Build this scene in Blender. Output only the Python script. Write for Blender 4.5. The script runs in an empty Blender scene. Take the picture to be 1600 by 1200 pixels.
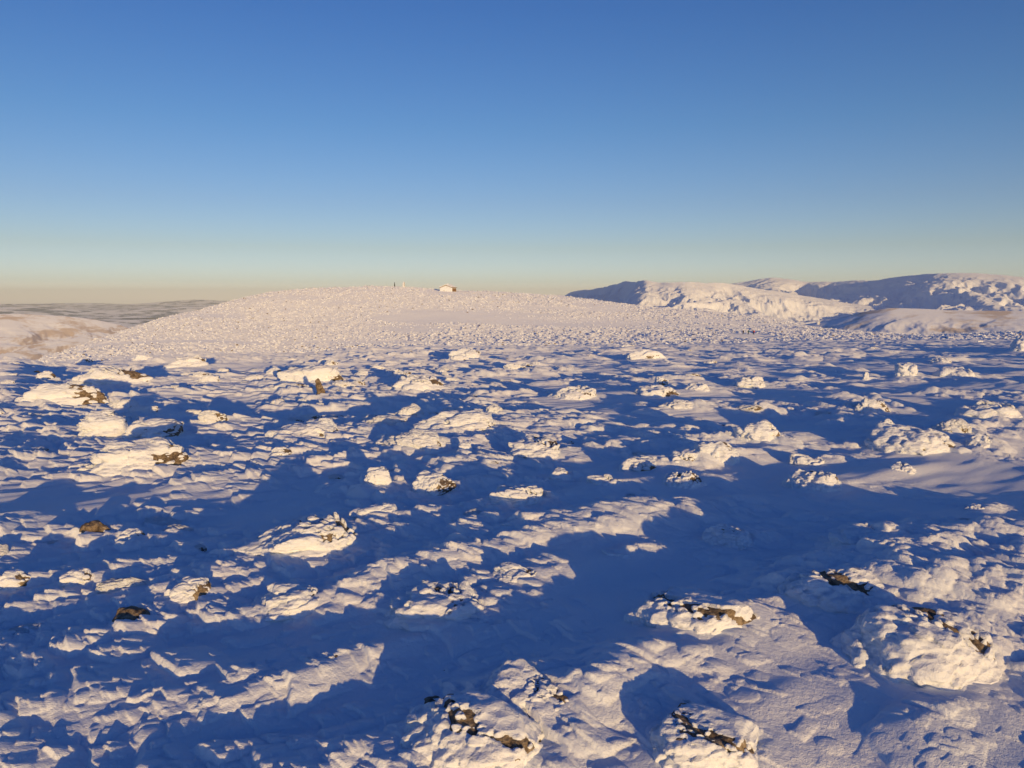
import bpy, bmesh, math, random
import numpy as np
from mathutils import Vector, noise as mnoise

# ------------------------------------------------------------------ camera, sky, sun, exposure
C = bpy.context.scene
COL = C.collection
F32 = np.float32
EYE = 1.75
FPX = 1209.0                      # focal length in photo pixels (1600 wide)
HOR = 465.0                       # eye level row in the photo
PITCH = math.atan((600 - HOR) / FPX)
SUN_EL = math.radians(4.6)
SUN_AZ = math.radians(161.0)      # clockwise from +Y: behind the camera, to the right

cam = bpy.data.cameras.new('camera'); camo = bpy.data.objects.new('camera', cam); COL.objects.link(camo)
camo.location = (0, 0, EYE); camo.rotation_euler = (math.pi/2 - PITCH, 0, 0)
cam.sensor_width = 36; cam.lens = 36 * FPX / 1600
cam.clip_start = 0.05; cam.clip_end = 300000
C.camera = camo

W = bpy.data.worlds.new('World'); C.world = W; W.use_nodes = True
nt = W.node_tree; nt.nodes.clear()
wo = nt.nodes.new('ShaderNodeOutputWorld'); bg = nt.nodes.new('ShaderNodeBackground')
sky = nt.nodes.new('ShaderNodeTexSky'); sky.sky_type = 'NISHITA'; sky.sun_disc = False
sky.sun_elevation = SUN_EL; sky.sun_rotation = SUN_AZ
sky.altitude = 1300; sky.air_density = 1.0; sky.dust_density = 0.6; sky.ozone_density = 3.0
bg.inputs['Strength'].default_value = 0.15
# the sky's own hue grade over elevation (clear, dry winter air): stays fixed to the world
tcw = nt.nodes.new('ShaderNodeTexCoord'); sxyz = nt.nodes.new('ShaderNodeSeparateXYZ')
nt.links.new(tcw.outputs['Generated'], sxyz.inputs[0])
rmp = nt.nodes.new('ShaderNodeValToRGB'); e = rmp.color_ramp.elements
SKYK = [(0.0, (2.1, 2.0, 2.9)), (.02, (1.36, 1.28, 1.72)), (.061, (1.2, .95, 1.02)), (.117, (1.0, .83, .93)), (.206, (.70, .75, .90)), (.33, (.48, .63, .90)), (.7, (.24, .42, .86)), (1.0, (.20, .38, .86))]
e[0].position = 0; e[0].color = (*[c/3 for c in SKYK[0][1]], 1); e[1].position = 1; e[1].color = (*[c/3 for c in SKYK[-1][1]], 1)
for p_, c_ in SKYK[1:-1]:
    k_ = e.new(p_); k_.color = (*[c/3 for c in c_], 1)
nt.links.new(sxyz.outputs['Z'], rmp.inputs['Fac'])
vm = nt.nodes.new('ShaderNodeVectorMath'); vm.operation = 'MULTIPLY'
nt.links.new(sky.outputs[0], vm.inputs[0]); nt.links.new(rmp.outputs[0], vm.inputs[1])
vs = nt.nodes.new('ShaderNodeVectorMath'); vs.operation = 'SCALE'; vs.inputs['Scale'].default_value = 3.0
nt.links.new(vm.outputs[0], vs.inputs[0]); nt.links.new(vs.outputs[0], bg.inputs['Color']); nt.links.new(bg.outputs[0], wo.inputs['Surface'])

sl = bpy.data.lights.new('sun', 'SUN'); slo = bpy.data.objects.new('sun', sl); COL.objects.link(slo)
sl.energy = 3.45; sl.angle = math.radians(0.5); sl.color = (1.0, 0.64, 0.25)
sdir = Vector((math.sin(SUN_AZ)*math.cos(SUN_EL), math.cos(SUN_AZ)*math.cos(SUN_EL), math.sin(SUN_EL)))
slo.rotation_euler = sdir.to_track_quat('Z', 'Y').to_euler()

C.view_settings.view_transform = 'Standard'; C.view_settings.look = 'None'
C.view_settings.gamma = 1.0; C.view_settings.exposure = 0.37
C.cycles.max_bounces = 5; C.cycles.diffuse_bounces = 3; C.cycles.volume_bounces = 0

# ------------------------------------------------------------------ numpy helpers
def h2(ix, iy, seed):
    n = (ix.astype(np.int64).astype(np.uint32) * np.uint32(374761393)
         + iy.astype(np.int64).astype(np.uint32) * np.uint32(668265263) + np.uint32((seed*2654435761) & 0xffffffff))
    n = (n ^ (n >> np.uint32(13))) * np.uint32(1274126177)
    n = (n ^ (n >> np.uint32(15))) * np.uint32(2246822519)
    n = n ^ (n >> np.uint32(16))
    return (n.astype(F32) * F32(1/4294967296.0))

def h3(ix, iy, iz, seed):
    return h2(ix + iz*57, iy - iz*131 + 7*seed, seed*3 + 1)

def perlin(x, y, seed=0):
    xi = np.floor(x); yi = np.floor(y); xf = (x-xi).astype(F32); yf = (y-yi).astype(F32)
    xi = xi.astype(np.int64); yi = yi.astype(np.int64)
    u = xf*xf*xf*(xf*(xf*6-15)+10); v = yf*yf*yf*(yf*(yf*6-15)+10)
    def g(a, b, fx, fy):
        t = h2(a, b, seed) * F32(2*math.pi)
        return np.cos(t)*fx + np.sin(t)*fy
    n00 = g(xi, yi, xf, yf); n10 = g(xi+1, yi, xf-1, yf); n01 = g(xi, yi+1, xf, yf-1); n11 = g(xi+1, yi+1, xf-1, yf-1)
    a = n00 + u*(n10-n00); b = n01 + u*(n11-n01)
    return (a + v*(b-a)) * F32(1.45)

def fbm(x, y, seed=0, octs=4, gain=.5, lac=2.03):
    s = 0; a = 1.0
    for o in range(octs):
        s = s + a*perlin(x*lac**o + 17.3*o, y*lac**o - 9.1*o, seed+o*11); a *= gain
    return s

def ridged(x, y, seed=0, octs=4, gain=.5, lac=2.1):
    s = 0; a = 1.0
    for o in range(octs):
        s = s + a*(1-2*np.abs(perlin(x*lac**o + 5.3*o, y*lac**o + 3.1*o, seed+o*11))); a *= gain
    return s

def sstep(a, b, x):
    t = np.clip((x-a)/(b-a), 0, 1); return t*t*(3-2*t)

def mesh_from(name, co, quads=None, tris=None, smooth=True):
    me = bpy.data.meshes.new(name)
    co = np.ascontiguousarray(co, dtype=F32)
    fs = []
    nq = 0 if quads is None else len(quads); ntri = 0 if tris is None else len(tris)
    idx = np.concatenate([np.asarray(a, dtype=np.int32).ravel() for a in (quads, tris) if a is not None])
    tot = np.concatenate([np.full(nq, 4, np.int32), np.full(ntri, 3, np.int32)])
    st = np.concatenate([[0], np.cumsum(tot)[:-1]]).astype(np.int32)
    me.vertices.add(len(co)); me.vertices.foreach_set('co', co.ravel())
    me.loops.add(len(idx)); me.loops.foreach_set('vertex_index', idx)
    me.polygons.add(len(tot)); me.polygons.foreach_set('loop_start', st); me.polygons.foreach_set('loop_total', tot)
    me.polygons.foreach_set('use_smooth', np.full(len(tot), smooth, dtype=bool))
    me.update(calc_edges=True); me.validate()
    return me

def link(name, me, mat, parent=None, loc=(0, 0, 0)):
    o = bpy.data.objects.new(name, me); COL.objects.link(o); o.location = loc
    if mat is not None and me is not None and not me.materials: me.materials.append(mat)
    if parent is not None: o.parent = parent
    return o

def tag(o, label=None, cat=None, group=None, kind=None):
    if label: o['label'] = label
    if cat: o['category'] = cat
    if group: o['group'] = group
    if kind: o['kind'] = kind
    return o

def empty(name, loc):
    o = bpy.data.objects.new(name, None); COL.objects.link(o); o.location = loc; o.empty_display_size = .2
    return o

def ray(px, py):
    fx = (px-800)/FPX; fy = -(py-600)/FPX
    return np.array([fx, math.cos(PITCH) + fy*math.sin(PITCH), -math.sin(PITCH) + fy*math.cos(PITCH)])

def az_of(px, py=HOR):
    d = ray(px, py); return math.atan2(d[0], d[1])

def z_at(px, py, r):
    d = ray(px, py); return EYE + r * d[2] / math.hypot(d[0], d[1])

# ------------------------------------------------------------------ materials
def new_mat(name):
    m = bpy.data.materials.new(name); m.use_nodes = True
    n = m.node_tree; b = n.nodes['Principled BSDF']; b.inputs['Diffuse Roughness'].default_value = 0.5
    return m, n, b

def noise_node(n, scale, detail=4, rough=.55, vec=None, dist=0):
    t = n.nodes.new('ShaderNodeTexNoise'); t.inputs['Scale'].default_value = scale
    t.inputs['Detail'].default_value = detail; t.inputs['Roughness'].default_value = rough
    t.inputs['Distortion'].default_value = dist
    if vec is not None: n.links.new(vec, t.inputs['Vector'])
    return t

def ramp_node(n, fac, stops):
    r = n.nodes.new('ShaderNodeValToRGB'); e = r.color_ramp.elements
    e[0].position, e[0].color = stops[0][0], (*stops[0][1], 1); e[1].position, e[1].color = stops[-1][0], (*stops[-1][1], 1)
    for p, c in stops[1:-1]:
        k = e.new(p); k.color = (*c, 1)
    n.links.new(fac, r.inputs['Fac']); return r

def bump(n, b, height, strength, dist, prev=None):
    k = n.nodes.new('ShaderNodeBump'); k.inputs['Strength'].default_value = strength; k.inputs['Distance'].default_value = dist
    n.links.new(height, k.inputs['Height'])
    if prev is not None: n.links.new(prev.outputs[0], k.inputs['Normal'])
    n.links.new(k.outputs[0], b.inputs['Normal']); return k

SNOWC = (0.82, 0.88, 0.95)
def snow_mat(name, near=True):
    m, n, b = new_mat(name)
    tc = n.nodes.new('ShaderNodeTexCoord')
    v = noise_node(n, 1.3, 3, .5, tc.outputs['Object'])
    r = ramp_node(n, v.outputs[0], [(.3, (0.78, 0.85, 0.93)), (.7, (0.86, 0.9, 0.95))])
    n.links.new(r.outputs[0], b.inputs['Base Color'])
    b.inputs['Roughness'].default_value = .65; b.inputs['Specular IOR Level'].default_value = .25
    if near:
        g = noise_node(n, 190, 2, .6, tc.outputs['Object']); g2 = noise_node(n, 34, 4, .65, tc.outputs['Object'])
        k = bump(n, b, g2.outputs[0], .6, .018)
        bump(n, b, g.outputs[0], .8, .0045, k)
    return m
M_SNOW = snow_mat('wind_packed_snow')
M_RIME = snow_mat('rime_ice')
def feather(m):      # small feathers of rime over the lumps
    n = m.node_tree; b = n.nodes['Principled BSDF']; last = b.inputs['Normal'].links[0].from_node
    tc = n.nodes.new('ShaderNodeTexCoord'); mp = n.nodes.new('ShaderNodeMapping'); mp.inputs['Scale'].default_value = (.8, .9, 2.2); mp.inputs['Rotation'].default_value = (0, .25, WANG_)
    n.links.new(tc.outputs['Object'], mp.inputs[0])
    v = n.nodes.new('ShaderNodeTexVoronoi'); v.inputs['Scale'].default_value = 16; n.links.new(mp.outputs[0], v.inputs['Vector'])
    bump(n, b, v.outputs['Distance'], .55, .035, last)
WANG_ = math.radians(38)
feather(M_RIME)

def rock_mat():
    m, n, b = new_mat('lichen_schist')
    tc = n.nodes.new('ShaderNodeTexCoord')
    a = noise_node(n, 14, 6, .65, tc.outputs['Object'], .6); c = noise_node(n, 60, 4, .6, tc.outputs['Object'])
    mx = n.nodes.new('ShaderNodeMath'); mx.operation = 'MULTIPLY_ADD'; mx.inputs[1].default_value = .5
    n.links.new(c.outputs[0], mx.inputs[0]); n.links.new(a.outputs[0], mx.inputs[2])
    r = ramp_node(n, mx.outputs[0], [(.5, (.02, .016, .012)), (.64, (.09, .066, .045)), (.79, (.25, .19, .12)), (.95, (.40, .33, .23))])
    n.links.new(r.outputs[0], b.inputs['Base Color']); b.inputs['Roughness'].default_value = .85
    bump(n, b, mx.outputs[0], .9, .03)
    return m
M_ROCK = rock_mat()

# ------------------------------------------------------------------ the lie of the land, as heights over azimuth and distance
P = z_at
near0 = lambda s: [(1.0, -s*1.0), (8, -s*8)]
TAB = []
def col(px, knots, s=.043, az=None):
    s *= .56
    a = az_of(px) if az is None else az
    far = lambda r: float(r*(1+.35*sstep(60, 180, r)))
    rz = [(.4, -s*.4)] + near0(s) + [(far(r), (P(px, k, far(r)) if k > 100 else k*far(r)/r)) for r, k in knots]
    TAB.append((a, rz))
for a in (-180, -130, -90):
    col(0, [(50, -1.2), (200, -9), (900, -140)], .022, math.radians(a))
col(-700, [(30, -1.6), (60, -6), (150, -28), (400, -110), (900, -280)], .05)
col(-200, [(40, -2.3), (80, -8), (200, -32), (450, -105), (900, -270)], .05)
col(0,   [(50, 568), (90, -9), (200, -27), (400, -80), (900, -240)], .05)
col(60,  [(55, 572), (110, -10.5), (235, 562), (310, -28), (500, -80), (900, -220)], .05)
col(130, [(60, 570), (110, 575), (190, 560), (265, 538), (340, -24), (500, -65), (900, -210)], .048)
col(200, [(60, 566), (110, 572), (190, 556), (300, 515), (390, -20), (550, -60), (900, -200)], .047)
col(300, [(60, 560), (110, 565), (195, 550), (330, 488), (440, -12), (600, -50), (900, -170)], .046)
col(440, [(60, 556), (110, 556), (200, 545), (270, 515), (370, 456), (480, 0), (650, -35), (900, -120)], .045)
col(600, [(60, 552), (120, 547), (215, 536), (270, 505), (385, 448.5), (490, 2), (650, -30), (900, -110)])
col(700, [(60, 551), (120, 545), (215, 533), (270, 504), (385, 454), (490, -1), (650, -30), (900, -110)])
col(860, [(60, 550), (120, 542), (220, 530), (280, 506), (385, 462.5), (490, -4), (650, -32), (900, -110)])
col(1000, [(60, 550), (120, 541), (232, 528), (290, 509), (385, 478.5), (490, -10), (650, -36), (900, -115)])
col(1200, [(60, 551), (120, 540), (245, 525.5), (300, 514), (375, 497.5), (470, -17), (650, -42), (900, -125)])
col(1380, [(60, 551), (130, 538), (250, 526), (310, 521.5), (400, -22), (600, -44), (900, -130)])
col(1500, [(60, 550), (150, 534), (270, 524.5), (340, -17.5), (500, -40), (900, -140)])
col(1700, [(60, 550), (150, 534), (270, 525), (340, -18), (500, -45), (900, -150)])
col(2300, [(60, -2.6), (150, -7), (300, -16), (500, -45), (900, -160)])
for a in (90, 130, 180):
    col(0, [(50, -1.2), (200, -9), (900, -140)], .022, math.radians(a))

def pchip(x, y, xq):
    x = np.asarray(x, float); y = np.asarray(y, float); h = np.diff(x); d = np.diff(y)/h
    m = np.zeros_like(y); m[0] = d[0]; m[-1] = d[-1]
    for i in range(1, len(x)-1):
        if d[i-1]*d[i] > 0:
            w1 = 2*h[i]+h[i-1]; w2 = h[i]+2*h[i-1]; m[i] = (w1+w2)/(w1/d[i-1]+w2/d[i])
    i = np.clip(np.searchsorted(x, xq)-1, 0, len(x)-2); t = (xq-x[i])/h[i]
    return ((2*t**3-3*t**2+1)*y[i] + (t**3-2*t**2+t)*h[i]*m[i] + (-2*t**3+3*t**2)*y[i+1] + (t**3-t**2)*h[i]*m[i+1])

NLR = 700
LR0, LR1 = math.log(.4), math.log(1215.)
rq = np.exp(np.linspace(LR0, LR1, NLR))
rows = np.array([pchip([k[0] for k in rz], [k[1] for k in rz], rq) for a, rz in TAB])
taz = np.array([t[0] for t in TAB])
NAZ = 1441
azq = np.linspace(-math.pi, math.pi, NAZ)
TABLE = np.array([pchip(taz, rows[:, j], azq) for j in range(NLR)]).T        # [az, r]

def H_table(x, y):
    r = np.hypot(x, y); a = np.arctan2(x, y)
    fi = (a+math.pi)/(2*math.pi)*(NAZ-1); fj = np.clip((np.log(np.maximum(r, .41))-LR0)/(LR1-LR0)*(NLR-1), 0, NLR-1.001)
    i = np.clip(fi.astype(int), 0, NAZ-2); j = fj.astype(int); u = fi-i; v = fj-j
    z = (TABLE[i, j]*(1-u)*(1-v) + TABLE[i+1, j]*u*(1-v) + TABLE[i, j+1]*(1-u)*v + TABLE[i+1, j+1]*u*v)
    return z * sstep(.3, 2.0, r)

WANG = math.radians(38)            # the wind blows this way (from +X towards +Y)
WU, WV = (math.cos(WANG), math.sin(WANG)), (-math.sin(WANG), math.cos(WANG))

def flakes(x, y, cell, seed, prob, warp=.35, L=(.7, 1.55), Wd=(.35, .88)):
    """wind-built rime flakes: a steep windward lip with a tail thinning down the wind"""
    wx = perlin(x/(cell*1.7), y/(cell*1.7), seed+91)*cell*warp; wy = perlin(x/(cell*1.7)+40, y/(cell*1.7)-7, seed+92)*cell*warp
    U = ((x+wx)*WU[0] + (y+wy)*WU[1])/cell; V = ((x+wx)*WV[0] + (y+wy)*WV[1])/cell
    iu = np.floor(U).astype(np.int64); iv = np.floor(V).astype(np.int64)
    out = np.zeros(x.shape, F32)
    for a in (-2, -1, 0):
        for b in (-1, 0, 1):
            cu = iu+a; cv = iv+b
            hp = h2(cu, cv, seed)
            amp = np.clip((prob-hp)*5, 0, 1)
            fu = cu + .2 + .8*h2(cu, cv, seed+1); fv = cv + h2(cu, cv, seed+2)
            l = L[0] + (L[1]-L[0])*h2(cu, cv, seed+3); w = Wd[0] + (Wd[1]-Wd[0])*h2(cu, cv, seed+4)
            sk = (h2(cu, cv, seed+6)-.5)*.8
            dv0 = (V-fv)
            du = ((U-fu) - sk*np.abs(dv0)*.5)/l; dv = dv0/w
            k = np.clip(1-du, 0, 1)**.55 * sstep(-.07, .01, du) * np.clip(1-dv*dv, 0, 1)**.4
            out = np.maximum(out, (k*amp*(.45+.55*h2(cu, cv, seed+5))).astype(F32))
    return out

def lumps(x, y, cell, seed, prob):
    U = x/cell; V = y/cell; iu = np.floor(U).astype(np.int64); iv = np.floor(V).astype(np.int64)
    out = np.zeros(x.shape, F32)
    for a in (-1, 0, 1):
        for b in (-1, 0, 1):
            cu = iu+a; cv = iv+b
            amp = np.clip((prob-h2(cu, cv, seed))*5, 0, 1)
            fu = cu+h2(cu, cv, seed+1); fv = cv+h2(cu, cv, seed+2); w = .35+.6*h2(cu, cv, seed+4)**2
            d2 = ((U-fu)**2 + (V-fv)**2)/(w*w)
            out = np.maximum(out, (np.sqrt(np.clip(1-d2, 0, 1))*w*amp).astype(F32))
    return out

CLEAR = []      # places on the far hill kept free of boulders: (x, y, radius)
def clear(x, y):
    k = np.ones(np.shape(x))
    for cx, cy, R in CLEAR: k = np.minimum(k, sstep(R*.6, R*1.3, np.hypot(x-cx, y-cy)))
    return k
for px_, r_, R_c in ((700, 500, 13), (1165, 334, 9), (1179, 332, 9), (1172, 321, 9), (1172, 340, 9), (631, 512, 4), (617, 510, 4)):
    CLEAR.append((r_*math.sin(az_of(px_)), r_*math.cos(az_of(px_)), R_c))
def smooth_bands(x, y):
    """1 where the far hill is rubble, near 0 where drifted snow has buried it"""
    r = np.hypot(x, y); a = np.arctan2(x, y)
    band = np.exp(-((r-392-18*perlin(a*9, a*0, 78))/30)**2)*sstep(az_of(520), az_of(680), a)*(1-sstep(az_of(980), az_of(1150), a))
    return np.clip(1-.75*sstep(.15, .45, fbm(x/80, y/30, 77, 2)) - .8*band, .08, 1)
BANKS = []      # (x, y, half length down the wind, half width, height, lee steepness)

def H_drift(x, y):
    """the land with its big soft drifts, no flakes"""
    r = np.hypot(x, y)
    z = H_table(x, y); ns = near_stones(x, y)
    U = x*WU[0] + y*WU[1]; V = x*WV[0] + y*WV[1]
    wv = perlin(x/3.1, y/3.1, 5)*.8
    nf = 1-sstep(110, 290, r)
    z = z + nf*(1-.6*ns)*((.028+.03*sstep(7, 16, r))*perlin(U/5.5, (V+wv)/2.4, 21) + .05*perlin(U/2.1, (V+wv)/.95, 22))*sstep(.5, 3, r)
    z = z + nf*sstep(5, 25, r)*(.10*fbm(U/14, V/7, 23, 2)) + sstep(70, 200, r)*.5*fbm(x/48, y/38, 24, 3)
    for (bx, by, l, w, h, q) in BANKS:
        m = (np.abs(x-bx) < 4*l) & (np.abs(y-by) < 4*l)
        if not m.any(): continue
        dx = x[m]-bx; dy = y[m]-by
        u = dx*WU[0]+dy*WU[1]; v = dx*WV[0]+dy*WV[1]
        uu = np.where(u > 0, u/(l*q), u/l)
        z[m] += h*np.exp(-uu*uu - (v/w)**2)
    return z

def near_stones(x, y):
    p = np.zeros(np.shape(x), F32)
    for (bx, by, l, w, h, q) in BANKS:
        R = 2.2*l
        m = (np.abs(x-bx) < R) & (np.abs(y-by) < R)
        if m.any(): p[m] = np.maximum(p[m], np.clip(1-np.hypot(x[m]-bx, y[m]-by)/R, 0, 1))
    return p

def patch(x, y, ns=None):
    left = 1-sstep(-.15, .35, np.arctan2(x, y))
    p = fbm(x/2.6, y/3.2, 41, 3)*.75 + fbm(x/11, y/15, 44, 2)*.45
    p = p + .26*left - .07
    p = p + .34*(near_stones(x, y) if ns is None else ns)
    return p

def H_full(x, y, dr=None):
    r = np.hypot(x, y)
    z = H_drift(x, y)
    if dr is None: dr = r/420
    ns0 = near_stones(x, y); p = patch(x, y, ns0)
    def on(cell): return 1-sstep(cell/6, cell/2.8, dr)
    prob = np.clip(.43 + p*1.1, 0, .97); right = sstep(-.1, .4, np.arctan2(x, y))
    prob = prob*(1-.72*sstep(-.02, .15, np.arctan2(x, y))*(1-sstep(6, 11, r))*np.clip(1-.7*ns0, 0, 1))
    U = x*WU[0] + y*WU[1]; V = x*WV[0] + y*WV[1]
    g = 1-sstep(190, 300, r); hm = 1-.75*np.clip(1.6*ns0, 0, 1)
    z = z + .016*on(.3)*perlin(U/.7, V/.2, 51) * (1+.6*p)            # fine wind ripples
    for cell, ampl, seed, r0, pm in ((.062, .013, 60, 0, .8), (.12, .028, 61, 0, .85), (.27, .075, 62, 0, .8), (.6, .125, 63, 0, .6), (1.5, .15, 64, 7, .5), (3.6, .30, 65, 25, .4)):
        w = on(cell)
        m = (w > 0) & (r > r0) & (g > 0)
        if not m.any(): continue
        add = flakes(x[m], y[m], cell, seed, np.clip(prob[m]*pm, 0, .95))
        if cell > .5: add = add*hm[m]
        if cell > .2: add = add*(1-.35*(1-right[m])*(1-sstep(4.5, 9, r[m])))
        if .1 < cell < 1: add = add*(1-.3*right[m]) + .6*right[m]*lumps(x[m], y[m], cell*.8, seed+30, np.clip(prob[m]*pm, 0, .95))
        z[m] += ampl*add*w[m]*g[m]*(sstep(r0, r0*2+.01, r[m]) if r0 else 1)
    m = r > 130
    if m.any():
        w = sstep(130, 300, r[m])
        flat = smooth_bands(x[m], y[m])
        z[m] += w*flat*(.75*lumps(x[m], y[m], 1.4, 71, .85) + .7*lumps(x[m], y[m], 3.1, 72, .3))*clear(x[m], y[m])
    return z

def ground_point(px, py, f=None):
    d = ray(px, py); t = np.exp(np.linspace(math.log(1.2), math.log(800), 6000))
    X = d[0]*t; Y = d[1]*t; Z = EYE + d[2]*t
    zz = (f or H_drift)(X, Y)
    k = np.argmax(Z <= zz)
    return X[k], Y[k], zz[k], math.sqrt(X[k]**2+Y[k]**2)

# ------------------------------------------------------------------ stones with rime: shapes
_ICO = {}
def ico(sub):
    if sub not in _ICO:
        bm = bmesh.new(); bmesh.ops.create_icosphere(bm, subdivisions=sub, radius=1)
        co = np.array([v.co[:] for v in bm.verts], dtype=np.float64); tr = np.array([[v.index for v in f.verts] for f in bm.faces], dtype=np.int32)
        co /= np.linalg.norm(co, axis=1)[:, None]
        bm.free(); _ICO[sub] = (co, tr)
    return _ICO[sub]

def n3(p, s, seed):
    q = p*s
    return .6*(perlin(q[:, 0]+.73*q[:, 2]+seed, q[:, 1]-.61*q[:, 2], seed) + perlin(q[:, 1]+.5*q[:, 0], q[:, 2]*1.1-.4*q[:, 0]+seed, seed+5))

def worley3(p, seed):
    i = np.floor(p).astype(np.int64); d1 = np.full(len(p), 9., F32); idh = np.zeros(len(p), F32)
    for a in (-1, 0, 1):
        for b in (-1, 0, 1):
            for c in (-1, 0, 1):
                X = i[:, 0]+a; Y = i[:, 1]+b; Z = i[:, 2]+c
                d = (p[:, 0]-X-h3(X, Y, Z, seed))**2 + (p[:, 1]-Y-h3(X, Y, Z, seed+1))**2 + (p[:, 2]-Z-h3(X, Y, Z, seed+2))**2
                m = d < d1
                d1 = np.where(m, d, d1); idh = np.where(m, h3(X, Y, Z, seed+3), idh)
    return np.sqrt(d1), idh

WIND3 = np.array([WU[0], WU[1], 0.])
def stone_shape(dirs, dims, rng, npl=9, p=26, tilt=.25, slab=False):
    N = []; D = []
    for k in range(npl):
        a = 2*math.pi*(k+rng.uniform(-.35, .35))/npl; z = rng.uniform(-.35, .75)
        n = np.array([math.cos(a), math.sin(a), z]); N.append(n/np.linalg.norm(n)); D.append(rng.uniform(.72, 1.0))
    t = np.array([rng.uniform(-tilt, tilt), rng.uniform(-tilt, tilt), 1.]); N.append(t/np.linalg.norm(t)); D.append(rng.uniform(.8, .95))
    t = np.array([rng.uniform(-.9, .9), rng.uniform(-.9, -.2), 1.]); N.append(t/np.linalg.norm(t)); D.append(rng.uniform(.72, .9))
    N.append(np.array([0, 0, -1.])); D.append(1.)
    S = np.maximum(dirs @ np.array(N).T / np.array(D), 0)
    r = 1/(S**p).sum(1)**(1/p)
    return dirs*r[:, None]*np.array(dims)

def rimed_stone(seed, dims, sub=5, style='b', bare=.5, bare_dir=(.85, .1, .25), lump=None, patches=.5, tilt=.25, cover=1.0, rim=False):
    """two meshes in the stone's own frame: the stone, and the rime grown on it against the wind"""
    rng = random.Random(seed)
    dirs, tr = ico(sub)
    size = (dims[0]+dims[1])*.5
    base = stone_shape(dirs, dims, rng, tilt=tilt)
    nrm = base/np.array(dims)**2; nrm /= np.linalg.norm(nrm, axis=1)[:, None]
    rough = n3(base/size, 2.2, seed)*.07 + n3(base/size, 6, seed+1)*.035 + n3(base/size, 15, seed+2)*.014
    rock = base + nrm*(rough*size*.8)[:, None]
    # layered ledges in the schist
    lay = np.sin((rock[:, 2]+.25*rock[:, 0])/size*26 + 3*n3(base/size, 2, seed+9))
    rock = rock + nrm*(lay*.010*size)[:, None]
    L = lump or max(.030, min(.11, size*.27))
    if style == 'p': sc = np.array([.45, .75, 2.1])
    else: sc = np.array([.6, .95, 1.15])
    u = base @ np.array([WU[0], WU[1], 0]); v = base @ np.array([WV[0], WV[1], 0]); w = base[:, 2]
    q = np.stack([u*sc[0], v*sc[1], w*sc[2]], 1)/L
    q = q + .25*np.stack([n3(base/L, .7, seed+20), n3(base/L, .7, seed+21), n3(base/L, .7, seed+22)], 1)
    f1, idh = worley3(q, seed)
    dome = np.sqrt(np.clip(1-(f1/.82)**2, 0, 1))
    f2, id2 = worley3(q*2.3+7, seed+40)
    dome2 = np.sqrt(np.clip(1-(f2/.85)**2, 0, 1))
    wind = -(nrm @ WIND3)
    grow = np.clip(.62+.6*wind, .22, 1.15)
    th = L*grow*((.15+.85*idh)*dome*(1.0 if style == 'b' else 1.3) + .38*dome2*id2 + .08)
    dv = nrm*.55 - WIND3*np.clip(.45+.7*wind, 0, 1)[:, None] + np.array([0, 0, .12 if style == 'b' else -.05])
    dv /= np.linalg.norm(dv, axis=1)[:, None]
    bd = np.array(bare_dir); bd = bd/np.linalg.norm(bd)
    bn = n3(base/size, 3.0, seed+30)*.30 + n3(base/size, 9, seed+31)*.22 + n3(base/size, 21, seed+32)*.10
    b1 = sstep(1.02-bare*.9, 1.08-bare*.9, nrm @ bd + bn)
    calm = 1.0
    if rim:                       # a thin dark crest, rime to windward of it and smooth drifted snow to leeward
        sd = nrm @ bd + bn*.4
        b1 = sstep(.12, .06, np.abs(sd-.66)); calm = 1-.8*sstep(.66, .85, sd)
    b2 = sstep(.62-.35*patches, .70-.35*patches, n3(base/size, 2.6, seed+33)*.7 + n3(base/size, 8, seed+34)*.35) * (patches > 0)
    hid = np.clip(np.maximum(b1, b2), 0, 1)
    hid = hid*(1-.95*sstep(.58, .64, id2)*sstep(.75, .45, f2))         # specks of rime left on the bare rock
    if cover < 1: hid = np.maximum(hid, sstep(cover-.05, cover+.05, .5+.5*n3(base/size, 4, seed+50)))
    th = th*calm + (1-calm)*L*.25
    if rim: th = th*.85
    th2 = th*(1-hid) - hid*.035*size
    rime = base + np.where(th2[:, None] > 0, dv, nrm)*th2[:, None] + nrm*(np.maximum(rough, -.02)*size*.55*(1-hid))[:, None]
    return rock, rime, tr

def ledge_drift_sink(w): return .0

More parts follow.
